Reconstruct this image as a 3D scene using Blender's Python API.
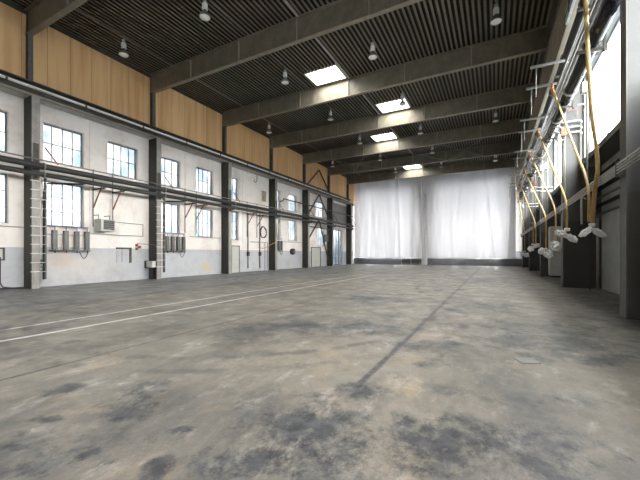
import bpy, bmesh, math, random
from mathutils import Vector, Matrix
for o in list(bpy.data.objects): bpy.data.objects.remove(o)
SC = bpy.context.scene
COL = SC.collection
R = math.radians
random.seed(7)

# ------------------------------------------------------------------ camera, sky, exposure
EYE = 1.55
YAW = math.atan(175 / 331)
cam_d = bpy.data.cameras.new('camera'); cam = bpy.data.objects.new('camera', cam_d); COL.objects.link(cam)
cam.location = (0, 0, EYE); cam.rotation_euler = (R(90), 0, YAW)
cam_d.sensor_width = 36; cam_d.lens = 331 / 640 * 36; cam_d.shift_y = 13.5 / 640; cam_d.clip_end = 300
SC.camera = cam
SC.view_settings.view_transform = 'Standard'; SC.view_settings.look = 'None'
SC.view_settings.gamma = 1; SC.view_settings.use_curve_mapping = False
SC.view_settings.exposure = 1.9
SC.cycles.use_denoising = True
SC.cycles.max_bounces = 10; SC.cycles.diffuse_bounces = 6; SC.cycles.transparent_max_bounces = 12
SC.cycles.caustics_reflective = False; SC.cycles.caustics_refractive = False
SC.cycles.sample_clamp_indirect = 12
SKY = 12.0
w = bpy.data.worlds.new('overcast_sky'); SC.world = w; w.use_nodes = True
nt = w.node_tree; bg = nt.nodes['Background']
tc = nt.nodes.new('ShaderNodeTexCoord'); sx = nt.nodes.new('ShaderNodeSeparateXYZ')
rp = nt.nodes.new('ShaderNodeValToRGB')
nt.links.new(tc.outputs['Generated'], sx.inputs[0]); nt.links.new(sx.outputs['Z'], rp.inputs[0])
rp.color_ramp.elements[0].position = 0.0; rp.color_ramp.elements[0].color = (.22, .24, .26, 1)
rp.color_ramp.elements[1].position = 0.06; rp.color_ramp.elements[1].color = (1, .99, .97, 1)
e = rp.color_ramp.elements.new(0.7); e.color = (1, .985, .96, 1)
nt.links.new(rp.outputs[0], bg.inputs[0]); bg.inputs[1].default_value = SKY

# ------------------------------------------------------------------ materials
def newmat(name):
    m = bpy.data.materials.new(name); m.use_nodes = True
    return m, m.node_tree, m.node_tree.nodes['Principled BSDF']
def N(nt, t, **kw):
    n = nt.nodes.new(t)
    for k, v in kw.items(): setattr(n, k, v)
    return n
def mat(name, c, rough=.6, metal=0, var=.25, scale=3.0, c2=None, bump=.0, bscale=30, stretch=(1, 1, 1), amount=.5):
    """base colour varied by object-space dirt noise"""
    m, t, b = newmat(name)
    b.inputs['Roughness'].default_value = rough; b.inputs['Metallic'].default_value = metal
    tc = N(t, 'ShaderNodeTexCoord'); mp = N(t, 'ShaderNodeMapping'); mp.inputs['Scale'].default_value = stretch
    t.links.new(tc.outputs['Object'], mp.inputs[0])
    no = N(t, 'ShaderNodeTexNoise'); no.inputs['Scale'].default_value = scale; no.inputs['Detail'].default_value = 6
    no.inputs['Roughness'].default_value = .65
    t.links.new(mp.outputs[0], no.inputs['Vector'])
    r = N(t, 'ShaderNodeValToRGB'); t.links.new(no.outputs['Fac'], r.inputs[0])
    if c2 is None: c2 = tuple(x * (1 - var) for x in c)
    r.color_ramp.elements[0].position = .5 - amount * .4; r.color_ramp.elements[0].color = (*c2, 1)
    r.color_ramp.elements[1].position = .5 + amount * .3; r.color_ramp.elements[1].color = (*c, 1)
    t.links.new(r.outputs[0], b.inputs['Base Color'])
    if bump:
        n2 = N(t, 'ShaderNodeTexNoise'); n2.inputs['Scale'].default_value = bscale
        t.links.new(tc.outputs['Object'], n2.inputs['Vector'])
        bp = N(t, 'ShaderNodeBump'); bp.inputs['Strength'].default_value = bump; bp.inputs['Distance'].default_value = .02
        t.links.new(n2.outputs['Fac'], bp.inputs['Height']); t.links.new(bp.outputs[0], b.inputs['Normal'])
    return m
M = {}
M['dark_steel'] = mat('dark_steel', (.085, .083, .068), .6, .2, .4, 4, bump=.2)
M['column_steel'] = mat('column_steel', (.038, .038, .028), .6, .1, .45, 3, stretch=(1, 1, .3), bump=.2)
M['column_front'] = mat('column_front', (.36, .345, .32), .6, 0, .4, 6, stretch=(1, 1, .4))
M['beam_paint'] = mat('beam_paint', (.225, .205, .155), .55, .1, .35, 2.5, stretch=(1, 1, .6), bump=.25)
M['flange'] = mat('flange', (.32, .285, .22), .55, .1, .3, 3)
M['stiffener'] = mat('stiffener_paint', (.38, .35, .28), .5, 0, .2, 3)
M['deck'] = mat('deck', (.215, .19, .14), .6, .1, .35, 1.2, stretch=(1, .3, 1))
M['deck_groove_shade'] = mat('deck_groove_shade', (.022, .02, .017), .8, 0, .3, 2)  # near-black colour paints in the shade between the ribs
M['light_steel'] = mat('light_steel', (.50, .50, .48), .4, .3, .3, 5)
M['mid_steel'] = mat('mid_steel', (.25, .25, .235), .5, .3, .3, 5)
M['pipe_dark'] = mat('pipe_dark', (.02, .021, .021), .5, 0, .3, 6)
M['pipe_black'] = mat('pipe_black', (.02, .021, .024), .22, .3, .3, 6)
M['conduit'] = mat('conduit', (.20, .19, .17), .5, .2, .3, 8)
M['rust'] = mat('rust', (.28, .12, .075), .7, 0, .4, 8)
M['brown_steel'] = mat('brown_steel', (.17, .13, .085), .6, .1, .4, 5)
M['white_paint'] = mat('white_paint', (.78, .78, .76), .5, 0, .1, 6)
M['cabinet'] = mat('cabinet', (.55, .56, .52), .5, 0, .15, 4)
M['window_frame'] = mat('window_frame', (.22, .24, .27), .5, .1, .2, 6)
M['right_col'] = None
M['yellow_hose'] = mat('yellow_hose', (.60, .42, .15), .5, 0, .35, 5)
M['brown_hose'] = mat('brown_hose', (.46, .28, .10), .6, 0, .35, 8)
M['orange'] = mat('orange', (.55, .17, .06), .6, 0, .3, 8)
M['black_rubber'] = mat('black_rubber', (.03, .03, .035), .5, 0, .3, 8)
M['kerb'] = mat('kerb', (.20, .21, .23), .7, 0, .3, 2)
M['grey_metal'] = mat('grey_metal', (.15, .15, .145), .45, .2, .35, 8)
M['concrete_right'] = mat('concrete_right', (.36, .38, .375), .75, 0, .25, 1.5, bump=.3)
M['purple'] = mat('purple_paint', (.25, .22, .34), .5, 0, .2, 6)
M['green'] = mat('green_paint', (.05, .09, .065), .5, 0, .2, 6)
M['lens'] = mat('lamp_lens', (.93, .94, .90), .25, 0, .05, 6)

def glass(name, tint=(.90, .902, .90), rough=.05, gl=.08):
    m, t, b = newmat(name)
    out = t.nodes['Material Output']
    tr = N(t, 'ShaderNodeBsdfTransparent'); tr.inputs[0].default_value = (*tint, 1)
    g = N(t, 'ShaderNodeBsdfGlossy'); g.inputs['Roughness'].default_value = rough
    mx = N(t, 'ShaderNodeMixShader'); mx.inputs[0].default_value = gl
    t.links.new(tr.outputs[0], mx.inputs[1]); t.links.new(g.outputs[0], mx.inputs[2]); t.links.new(mx.outputs[0], out.inputs[0])
    return m
M['glass'] = glass('window_glass')
def dimmed_glass():  # strong tint put in to dim the blown-out sky behind the left panes
    m, t, b = newmat('dimmed_left_window_glass'); out = t.nodes['Material Output']
    tc = N(t, 'ShaderNodeTexCoord'); no = N(t, 'ShaderNodeTexNoise'); no.inputs['Scale'].default_value = .8; no.inputs['Detail'].default_value = 4
    t.links.new(tc.outputs['Object'], no.inputs['Vector'])
    r = N(t, 'ShaderNodeValToRGB'); r.color_ramp.elements[0].position = .40; r.color_ramp.elements[0].color = (.135, .155, .170, 1)
    r.color_ramp.elements[1].position = .55; r.color_ramp.elements[1].color = (.20, .203, .206, 1)
    t.links.new(no.outputs['Fac'], r.inputs[0])
    tr = N(t, 'ShaderNodeBsdfTransparent'); t.links.new(r.outputs[0], tr.inputs[0])
    g = N(t, 'ShaderNodeBsdfGlossy'); g.inputs['Roughness'].default_value = .15
    mx = N(t, 'ShaderNodeMixShader'); mx.inputs[0].default_value = .06
    t.links.new(tr.outputs[0], mx.inputs[1]); t.links.new(g.outputs[0], mx.inputs[2]); t.links.new(mx.outputs[0], out.inputs[0])
    return m
M['dimmed_left_glass'] = dimmed_glass()
M['skylight_glass'] = glass('skylight_glass', (.93, .925, .915), .3, .05)
M['glass_dimmed_far'] = glass('dimmed_far_window_glass', (.62, .62, .615))  # darker tint put in to cut daylight from the far right windows

def wall_mat(name, split, low, high, dirt=.25):
    """two-tone painted masonry: dado below height split, stains keep their own shape"""
    m, t, b = newmat(name); b.inputs['Roughness'].default_value = .7
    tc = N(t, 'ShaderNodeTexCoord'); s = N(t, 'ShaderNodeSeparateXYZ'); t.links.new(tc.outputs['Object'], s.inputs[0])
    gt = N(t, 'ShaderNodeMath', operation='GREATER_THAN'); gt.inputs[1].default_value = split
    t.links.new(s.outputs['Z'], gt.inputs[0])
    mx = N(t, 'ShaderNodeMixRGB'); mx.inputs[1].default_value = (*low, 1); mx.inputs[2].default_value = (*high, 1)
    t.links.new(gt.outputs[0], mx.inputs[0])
    no = N(t, 'ShaderNodeTexNoise'); no.inputs['Scale'].default_value = .9; no.inputs['Detail'].default_value = 8
    no.inputs['Roughness'].default_value = .7
    t.links.new(tc.outputs['Object'], no.inputs['Vector'])
    r = N(t, 'ShaderNodeValToRGB'); r.color_ramp.elements[0].position = .30; r.color_ramp.elements[0].color = (.62, .55, .48, 1)
    r.color_ramp.elements[1].position = .52; r.color_ramp.elements[1].color = (1, 1, 1, 1)
    t.links.new(no.outputs['Fac'], r.inputs[0])
    mu = N(t, 'ShaderNodeMixRGB', blend_type='MULTIPLY'); mu.inputs[0].default_value = dirt * 2
    t.links.new(mx.outputs[0], mu.inputs[1]); t.links.new(r.outputs[0], mu.inputs[2])
    # faint block coursing
    br = N(t, 'ShaderNodeTexBrick'); br.inputs['Scale'].default_value = 1.0
    br.inputs['Brick Width'].default_value = .5; br.inputs['Row Height'].default_value = .25; br.inputs['Mortar Size'].default_value = .008
    cx = N(t, 'ShaderNodeCombineXYZ'); t.links.new(s.outputs['Y'], cx.inputs[0]); t.links.new(s.outputs['Z'], cx.inputs[1])
    t.links.new(cx.outputs[0], br.inputs['Vector'])
    bp = N(t, 'ShaderNodeBump'); bp.inputs['Strength'].default_value = .25; bp.inputs['Distance'].default_value = .01; bp.invert = True
    t.links.new(br.outputs['Fac'], bp.inputs['Height']); t.links.new(bp.outputs[0], b.inputs['Normal'])
    t.links.new(mu.outputs[0], b.inputs['Base Color'])
    return m, t, b, mu
M['left_wall'], _t, _b, _mu = wall_mat('painted_wall_left', 1.83, (.50, .515, .54), (.84, .80, .755))
# rust-coloured stains on the dado
def stain_spot(t, src, b, loc, scl, colr, fac):
    tc = N(t, 'ShaderNodeTexCoord'); mp = N(t, 'ShaderNodeMapping', vector_type='TEXTURE')
    mp.inputs['Location'].default_value = loc; mp.inputs['Scale'].default_value = scl
    no = N(t, 'ShaderNodeTexNoise'); no.inputs['Scale'].default_value = 3
    t.links.new(tc.outputs['Object'], mp.inputs[0]); t.links.new(tc.outputs['Object'], no.inputs['Vector'])
    ln = N(t, 'ShaderNodeVectorMath', operation='LENGTH'); t.links.new(mp.outputs[0], ln.inputs[0])
    ad = N(t, 'ShaderNodeMath', operation='ADD'); t.links.new(ln.outputs['Value'], ad.inputs[0]); t.links.new(no.outputs['Fac'], ad.inputs[1])
    mr = N(t, 'ShaderNodeMapRange'); mr.inputs['From Min'].default_value = .6; mr.inputs['From Max'].default_value = 1.5
    mr.inputs['To Min'].default_value = fac; mr.inputs['To Max'].default_value = 0
    t.links.new(ad.outputs[0], mr.inputs[0])
    mx = N(t, 'ShaderNodeMixRGB'); mx.inputs[2].default_value = (*colr, 1)
    t.links.new(mr.outputs[0], mx.inputs[0]); t.links.new(src, mx.inputs[1]); t.links.new(mx.outputs[0], b.inputs['Base Color'])
    return mx.outputs[0]
s_ = stain_spot(_t, _mu.outputs[0], _b, (-18.6, 8.4, 1.2), (1, .8, .5), (.50, .36, .27), .7)
s_ = stain_spot(_t, s_, _b, (-18.6, 9.3, .9), (1, 2.2, .9), (.72, .66, .58), .5)
s_ = stain_spot(_t, s_, _b, (-18.6, 17.5, .55), (1, .7, .4), (.60, .48, .25), .8)
M['right_wall'], _t, _b, _mu = wall_mat('painted_wall_right', -9, (.3, .3, .3), (.17, .18, .178))
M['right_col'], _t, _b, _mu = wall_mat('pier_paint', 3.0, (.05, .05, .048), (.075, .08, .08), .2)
M['pier_edge'] = mat('pier_edge', (.10, .10, .095), .6, 0, .3, 4)

# plywood cladding with sheet seams
def plywood():
    m, t, b = newmat('plywood'); b.inputs['Roughness'].default_value = .6
    tc = N(t, 'ShaderNodeTexCoord'); s = N(t, 'ShaderNodeSeparateXYZ'); t.links.new(tc.outputs['Object'], s.inputs[0])
    mu = N(t, 'ShaderNodeMath', operation='MULTIPLY'); mu.inputs[1].default_value = 1 / .97; t.links.new(s.outputs['Y'], mu.inputs[0])
    fl = N(t, 'ShaderNodeMath', operation='FLOOR'); t.links.new(mu.outputs[0], fl.inputs[0])
    wn = N(t, 'ShaderNodeTexWhiteNoise', noise_dimensions='1D'); t.links.new(fl.outputs[0], wn.inputs['W'])
    r = N(t, 'ShaderNodeValToRGB'); t.links.new(wn.outputs['Value'], r.inputs[0])
    r.color_ramp.elements[0].color = (.80, .49, .22, 1); r.color_ramp.elements[1].color = (.90, .60, .30, 1)
    fr = N(t, 'ShaderNodeMath', operation='FRACT'); t.links.new(mu.outputs[0], fr.inputs[0])
    cm = N(t, 'ShaderNodeMath', operation='LESS_THAN'); cm.inputs[1].default_value = .025; t.links.new(fr.outputs[0], cm.inputs[0])
    mp = N(t, 'ShaderNodeMapping'); mp.inputs['Scale'].default_value = (1, 2.2, .15); t.links.new(tc.outputs['Object'], mp.inputs[0])
    no = N(t, 'ShaderNodeTexNoise'); no.inputs['Scale'].default_value = 1.6; no.inputs['Detail'].default_value = 7; t.links.new(mp.outputs[0], no.inputs['Vector'])
    r2 = N(t, 'ShaderNodeValToRGB'); r2.color_ramp.elements[0].position = .33; r2.color_ramp.elements[0].color = (.72, .52, .40, 1)
    r2.color_ramp.elements[1].position = .55; r2.color_ramp.elements[1].color = (1, 1, 1, 1); t.links.new(no.outputs['Fac'], r2.inputs[0])
    m1 = N(t, 'ShaderNodeMixRGB', blend_type='MULTIPLY'); m1.inputs[0].default_value = .5
    t.links.new(r.outputs[0], m1.inputs[1]); t.links.new(r2.outputs[0], m1.inputs[2])
    m2 = N(t, 'ShaderNodeMixRGB'); m2.inputs[2].default_value = (.45, .27, .13, 1)
    t.links.new(cm.outputs[0], m2.inputs[0]); t.links.new(m1.outputs[0], m2.inputs[1]); t.links.new(m2.outputs[0], b.inputs['Base Color'])
    return m
M['plywood'] = plywood()

# sheet fabric: lets part of the daylight behind it through
def sheet():
    m, t, b = newmat('white_sheet'); out = t.nodes['Material Output']
    d = N(t, 'ShaderNodeBsdfDiffuse'); d.inputs[0].default_value = (.74, .74, .75, 1)
    tr = N(t, 'ShaderNodeBsdfTranslucent'); tr.inputs[0].default_value = (.86, .86, .88, 1)
    mx = N(t, 'ShaderNodeMixShader'); mx.inputs[0].default_value = .2
    t.links.new(d.outputs[0], mx.inputs[1]); t.links.new(tr.outputs[0], mx.inputs[2]); t.links.new(mx.outputs[0], out.inputs[0])
    return m
M['sheet'] = sheet()
def bagmat():
    m, t, b = newmat('plastic_film'); b.inputs['Base Color'].default_value = (.93, .94, .96, 1); b.inputs['Roughness'].default_value = .25
    return m
M['bag'] = bagmat()

# floor
def px2floor(u, v):
    d = 331 * EYE / (v - 253.5); r = (u - 320) / 331 * d
    return r, d, r * math.cos(YAW) - d * math.sin(YAW), r * math.sin(YAW) + d * math.cos(YAW)
def floor_mat():
    m, t, b = newmat('worn_concrete_floor')
    L = t.links.new
    tc = N(t, 'ShaderNodeTexCoord'); OBJ = tc.outputs['Object']
    s = N(t, 'ShaderNodeSeparateXYZ'); L(OBJ, s.inputs[0])
    def noise(scale, detail=6, rough=.6, stretch=None, dist=0, rot=0):
        n = N(t, 'ShaderNodeTexNoise'); n.inputs['Scale'].default_value = scale; n.inputs['Detail'].default_value = detail
        n.inputs['Roughness'].default_value = rough; n.inputs['Distortion'].default_value = dist
        if stretch:
            mp = N(t, 'ShaderNodeMapping'); mp.inputs['Scale'].default_value = stretch; mp.inputs['Rotation'].default_value = (0, 0, rot)
            L(OBJ, mp.inputs[0]); L(mp.outputs[0], n.inputs['Vector'])
        else: L(OBJ, n.inputs['Vector'])
        return n.outputs['Fac']
    def ramp(v, a, b_, lo=0, hi=1):
        r = N(t, 'ShaderNodeMapRange'); r.inputs['From Min'].default_value = a; r.inputs['From Max'].default_value = b_
        r.inputs['To Min'].default_value = lo; r.inputs['To Max'].default_value = hi; L(v, r.inputs[0]); return r.outputs[0]
    def mix(f, a, b_, mode='MIX'):
        x = N(t, 'ShaderNodeMixRGB', blend_type=mode)
        for k, v in ((0, f), (1, a), (2, b_)):
            if isinstance(v, (int, float)): x.inputs[k].default_value = v
            elif isinstance(v, tuple): x.inputs[k].default_value = (*v, 1)
            else: L(v, x.inputs[k])
        return x.outputs[0]
    def ma(op, a, b_=None, c=None):
        x = N(t, 'ShaderNodeMath', operation=op)
        for k, v in ((0, a), (1, b_), (2, c)):
            if v is None: continue
            if isinstance(v, (int, float)): x.inputs[k].default_value = v
            else: L(v, x.inputs[k])
        return x.outputs[0]
    col = mix(ramp(noise(.35, 5, .6), .35, .65), (.212, .191, .158), (.142, .135, .121))
    col = mix(ramp(noise(1.6, 10, .78, dist=.15), .47, .66, 0, .75), col, (.16, .148, .125))
    col = mix(ramp(noise(2.3, 9, .75, (1, .55, 1), .15, .5), .53, .66, 0, .6), col, (.42, .405, .37))
    col = mix(ramp(noise(9, 12, .85, (1, .6, 1), 0, .5), .48, .62, 0, .75), col, (.13, .122, .105))
    col = mix(ramp(noise(26, 8, .8), .54, .7, 0, .35), col, (.40, .385, .35))
    # brownish tint
    col = mix(ramp(noise(.8, 4, .6, dist=1), .55, .7, 0, .35), col, (.34, .25, .15))
    # strip of greyer concrete along the left wall
    edge = ma('ADD', s.outputs['X'], ma('MULTIPLY', noise(.8), .6))
    col = mix(ramp(edge, -11.6, -11.9, 0, .75), col, (.16, .165, .17))
    # stains
    stains = [(305,428,52,22,1),(255,460,45,18,1),(215,470,25,10,.8),(362,391,20,6,1),(455,445,62,24,1),(555,445,45,24,.8),(350,440,55,14,.7),
        (14,448,26,7,1),(28,472,24,12,.9),(88,452,18,8,1),(128,414,26,8,1),(140,388,20,9,.8),(60,390,14,5,.9),(46,420,16,4,.9),(155,470,12,12,.9),
        (178,430,22,4,.8),(290,325,30,5,1),(248,328,18,5,.8),(232,336,14,3,.7),(366,326,26,5,.9),(372,331,20,3,.8),(365,298,16,2.5,.9),
        (560,342,60,14,.8),(600,362,26,4,.9),(525,352,22,9,.6),(455,391,18,6,.7),(545,414,9,9,.7),(415,346,14,9,.6),(408,421,14,7,.9),
        (440,345,50,5,.6),(495,310,22,7,.6),(510,325,30,6,.6),(455,326,20,5,.5),(560,325,40,6,.6),(110,352,10,2,.7),(72,342,10,1.8,.7),
        (90,302,60,2.5,.5),(40,312,60,3,.4),(235,284,16,1,.9),(480,280,18,2.5,.7),(585,300,40,8,.5),(330,395,60,3,.4),(20,434,12,4,.7),(450,310,10,4,.6),(425,365,12,3,.6),(305,455,75,32,.8),(500,458,110,24,.75),(420,470,40,12,.7),(60,460,50,16,.6),(150,400,60,14,.45),(120,440,50,10,.5),(330,328,90,8,.5),(450,350,70,10,.45),(560,400,60,10,.35),(500,395,30,6,.5)]
    acc = None
    warp = ma('ADD', ma('MULTIPLY', noise(2.0, 6, .7), .5), ma('MULTIPLY', noise(8, 12, .82, (1, .7, 1), .1, .6), .5))
    for (u, v, ru, rv, st) in stains:
        r, d, x, y = px2floor(u, v)
        mp = N(t, 'ShaderNodeMapping', vector_type='TEXTURE')
        mp.inputs['Location'].default_value = (x, y, 0); mp.inputs['Rotation'].default_value = (0, 0, YAW)
        # lateral bearing of the patch, so long streaks follow their own axis
        mp.inputs['Scale'].default_value = (1.2 * ru * d / 331, 1.2 * rv * d * d / (331 * EYE), 1)
        L(OBJ, mp.inputs[0])
        ln = N(t, 'ShaderNodeVectorMath', operation='LENGTH'); L(mp.outputs[0], ln.inputs[0])
        f = ramp(ln.outputs['Value'], 1.7, .1, 0, st)
        acc = f if acc is None else ma('MAXIMUM', acc, f)
    # break-up: patch mask is thresholded by noise
    brk = ma('ADD', acc, ma('MULTIPLY', ma('SUBTRACT', warp, .52), 5.5))
    stain = ma('MULTIPLY', ramp(brk, .05, .75), ma('MINIMUM', ma('MULTIPLY', acc, 3), 1))
    gen = ma('MULTIPLY', ramp(noise(.55, 9, .72, (1, .6, 1), .2), .49, .62, 0, .7), 1)
    stain = ma('MAXIMUM', stain, gen)
    col = mix(ma('MULTIPLY', stain, .88), col, mix(ramp(noise(6, 5), .4, .6), (.015, .020, .029), (.050, .056, .066)))
    # joints
    wob = ma('MULTIPLY', ma('SUBTRACT', noise(.7, 3), .5), .12)
    def line(x0, wd, y0, y1, c, k, a=.38, b_=.5, ns=5):
        nonlocal col
        dx = ma('ABSOLUTE', ma('SUBTRACT', ma('ADD', s.outputs['X'], wob), x0))
        f = ramp(dx, wd, wd * .5)
        f = ma('MULTIPLY', f, ramp(s.outputs['Y'], y0, y0 + .15)); f = ma('MULTIPLY', f, ramp(s.outputs['Y'], y1, y1 - 3))
        f = ma('MULTIPLY', f, ramp(noise(ns, 6, .8), a, b_, .25, 1))
        col = mix(ma('MULTIPLY', f, k), col, c)
    line(-5.35, .045, -9, 40, (.04, .04, .04), .85)
    line(-1.42, .055, 3.55, 46, (.035, .035, .045), .9)
    line(-1.42, .14, 5.2, 46, (.06, .06, .07), .5, .5, .6, 3)
    line(-7.7, .075, -4, 25, (.62, .62, .60), 1, .30, .42)
    line(-8.82, .07, -4, 25, (.58, .58, .56), 1, .34, .46)
    # curved tyre marks
    for (cx_, cy_, rad, k) in ((-6.5, 8.0, 5.2, .7), (-6.3, 8.1, 5.75, .6), (3.5, 16.5, 6.0, .7), (3.4, 16.3, 6.6, .6), (-8, 20, 7.5, .6), (-7.6, 20.5, 8.1, .6), (1.3, 8.2, 2.0, .5), (-12, 14, 9.0, .6), (-11.7, 14.2, 9.7, .6), (2, 24, 5, .7), (-2, 30, 9, .6)):
        mp = N(t, 'ShaderNodeMapping', vector_type='TEXTURE'); mp.inputs['Location'].default_value = (cx_, cy_, 0); L(OBJ, mp.inputs[0])
        ln = N(t, 'ShaderNodeVectorMath', operation='LENGTH'); L(mp.outputs[0], ln.inputs[0])
        f = ramp(ma('ABSOLUTE', ma('SUBTRACT', ln.outputs['Value'], rad)), .13, .04)
        f = ma('MULTIPLY', f, ramp(noise(1.2, 5, .7), .42, .58))
        col = mix(ma('MULTIPLY', f, k), col, (.05, .05, .055))
    # lighter rubbed patch
    L(col, b.inputs['Base Color'])
    L(ramp(noise(1.4, 6), .3, .7, .34, .6), b.inputs['Roughness'])
    b.inputs['Specular IOR Level'].default_value = .45
    bp = N(t, 'ShaderNodeBump'); bp.inputs['Strength'].default_value = .25; bp.inputs['Distance'].default_value = .01
    L(noise(14, 6, .7), bp.inputs['Height']); L(bp.outputs[0], b.inputs['Normal'])
    return m
M['floor'] = floor_mat()

# ------------------------------------------------------------------ mesh helpers
class MB:
    def __init__(s): s.v = []; s.f = []
    def box(s, x0, x1, y0, y1, z0, z1):
        n = len(s.v)
        s.v += [(x0,y0,z0),(x1,y0,z0),(x1,y1,z0),(x0,y1,z0),(x0,y0,z1),(x1,y0,z1),(x1,y1,z1),(x0,y1,z1)]
        s.f += [(n,n+3,n+2,n+1),(n+4,n+5,n+6,n+7),(n,n+1,n+5,n+4),(n+1,n+2,n+6,n+5),(n+2,n+3,n+7,n+6),(n+3,n,n+4,n+7)]
        return s
    def bar(s, a, b, wd, ht=None):
        """square bar between two points"""
        ht = ht or wd
        a = Vector(a); b = Vector(b); d = (b - a).normalized()
        up = Vector((0, 0, 1)) if abs(d.z) < .95 else Vector((0, 1, 0))
        x = d.cross(up).normalized() * wd / 2; y = x.cross(d).normalized() * ht / 2
        n = len(s.v)
        for p in (a, b):
            s.v += [tuple(p - x - y), tuple(p + x - y), tuple(p + x + y), tuple(p - x + y)]
        s.f += [(n,n+1,n+2,n+3),(n+4,n+7,n+6,n+5),(n,n+4,n+5,n+1),(n+1,n+5,n+6,n+2),(n+2,n+6,n+7,n+3),(n+3,n+7,n+4,n)]
        return s
    def tube(s, pts, r, seg=10, cap=True):
        pts = [Vector(p) for p in pts]; rs = r if isinstance(r, (list, tuple)) else [r] * len(pts)
        n0 = len(s.v); prev = None
        for i, p in enumerate(pts):
            d = (pts[min(i + 1, len(pts) - 1)] - pts[max(i - 1, 0)]).normalized()
            if prev is None:
                up = Vector((0, 0, 1)) if abs(d.z) < .9 else Vector((1, 0, 0))
                x = d.cross(up).normalized()
            else:
                x = (prev - d * prev.dot(d)).normalized()
            prev = x; y = d.cross(x).normalized()
            for k in range(seg):
                a = 2 * math.pi * k / seg
                s.v.append(tuple(p + (x * math.cos(a) + y * math.sin(a)) * rs[i]))
        for i in range(len(pts) - 1):
            for k in range(seg):
                a = n0 + i * seg + k; b_ = n0 + i * seg + (k + 1) % seg
                s.f.append((a, b_, b_ + seg, a + seg))
        if cap:
            s.f.append(tuple(n0 + k for k in reversed(range(seg)))); e = n0 + (len(pts) - 1) * seg
            s.f.append(tuple(e + k for k in range(seg)))
        return s
    def lathe(s, prof, c=(0, 0, 0), seg=20):
        n0 = len(s.v)
        for (r, z) in prof:
            for k in range(seg):
                a = 2 * math.pi * k / seg
                s.v.append((c[0] + r * math.cos(a), c[1] + r * math.sin(a), c[2] + z))
        for i in range(len(prof) - 1):
            for k in range(seg):
                a = n0 + i * seg + k; b_ = n0 + i * seg + (k + 1) % seg
                s.f.append((a, b_, b_ + seg, a + seg))
        s.f.append(tuple(n0 + k for k in reversed(range(seg)))); e = n0 + (len(prof) - 1) * seg
        s.f.append(tuple(e + k for k in range(seg)))
        return s
    def build(s, name, m, parent=None, smooth=False, bevel=0):
        me = bpy.data.meshes.new(name); me.from_pydata(s.v, [], s.f); me.update()
        bm = bmesh.new(); bm.from_mesh(me); bmesh.ops.recalc_face_normals(bm, faces=bm.faces); bm.to_mesh(me); bm.free()
        if smooth:
            for p in me.polygons: p.use_smooth = len(p.vertices) == 4
        me.materials.append(M[m] if isinstance(m, str) else m)
        o = bpy.data.objects.new(name, me); COL.objects.link(o)
        if parent: o.parent = parent
        if bevel:
            bv = o.modifiers.new('bevel', 'BEVEL'); bv.width = bevel; bv.segments = 2; bv.limit_method = 'ANGLE'
        return o
def tag(o, label=None, cat=None, group=None, kind=None):
    if label: o['label'] = label
    if cat: o['category'] = cat
    if group: o['group'] = group
    if kind: o['kind'] = kind
    return o
def thing(name, loc, label, cat, group=None, kind=None, rz=0):
    o = bpy.data.objects.new(name, None); COL.objects.link(o); o.location = loc; o.rotation_euler = (0, 0, rz)
    o.empty_display_size = .2
    return tag(o, label, cat, group, kind)
def dup(root, loc, label=None):
    r = root.copy(); COL.objects.link(r); r.location = loc
    if label: r['label'] = label
    for ch in list(root.children):
        c = ch.copy(); COL.objects.link(c); c.parent = r
        for g in list(ch.children):
            d = g.copy(); COL.objects.link(d); d.parent = c
    return r
ORD = ['first', 'second', 'third', 'fourth', 'fifth', 'sixth', 'seventh', 'eighth']

# ------------------------------------------------------------------ dimensions
XW = -18.65                     # left wall face
XC = -18.0                      # left column faces
XR = 4.13                       # right wall face below the sill
XU = 3.5                        # right window plane above it
XP = 2.74                       # right pier faces
Y0, Y1 = -7.0, 47.0
COLY = [6.93 + 6.05 * k for k in range(7)]
PIER = [10.3 + 8.3 * k for k in range(5)]
ZB = EYE + 9.80                 # underside of the roof beams
ZD = EYE + 10.9                 # top of beams, crest of the deck
ZG0, ZG1 = EYE + 6.93, EYE + 7.6

# ------------------------------------------------------------------ floor and ground
fl = MB().box(-19.0, 4.6, Y0, Y1 + .4, -.3, 0).build('floor', 'floor'); tag(fl, 'worn stained concrete floor of the empty hall', 'floor', kind='structure')

# walls with openings -------------------------------------------------------
def wall_yz(name, x0, x1, y0, y1, z0, z1, holes, m, parent=None):
    """slab between x0..x1 with rectangular holes (ya, yb, za, zb)"""
    ys = sorted({y0, y1, *[h[0] for h in holes], *[h[1] for h in holes]}); zs = sorted({z0, z1, *[h[2] for h in holes], *[h[3] for h in holes]})
    mb = MB()
    def solid(i, j):
        if i < 0 or j < 0 or i >= len(ys) - 1 or j >= len(zs) - 1: return False
        yc = (ys[i] + ys[i+1]) / 2; zc = (zs[j] + zs[j+1]) / 2
        return not any(h[0] < yc < h[1] and h[2] < zc < h[3] for h in holes)
    vid = {}
    def V(x, y, z):
        k = (x, y, z)
        if k not in vid: vid[k] = len(mb.v); mb.v.append(k)
        return vid[k]
    for i in range(len(ys) - 1):
        for j in range(len(zs) - 1):
            if not solid(i, j): continue
            a, b_, c, d = ys[i], ys[i+1], zs[j], zs[j+1]
            for x in (x0, x1): mb.f.append((V(x,a,c), V(x,b_,c), V(x,b_,d), V(x,a,d)))
            if not solid(i-1, j): mb.f.append((V(x0,a,c), V(x1,a,c), V(x1,a,d), V(x0,a,d)))
            if not solid(i+1, j): mb.f.append((V(x0,b_,c), V(x1,b_,c), V(x1,b_,d), V(x0,b_,d)))
            if not solid(i, j-1): mb.f.append((V(x0,a,c), V(x1,a,c), V(x1,b_,c), V(x0,b_,c)))
            if not solid(i, j+1): mb.f.append((V(x0,a,d), V(x1,a,d), V(x1,b_,d), V(x0,b_,d)))
    return mb.build(name, m, parent)

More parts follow.
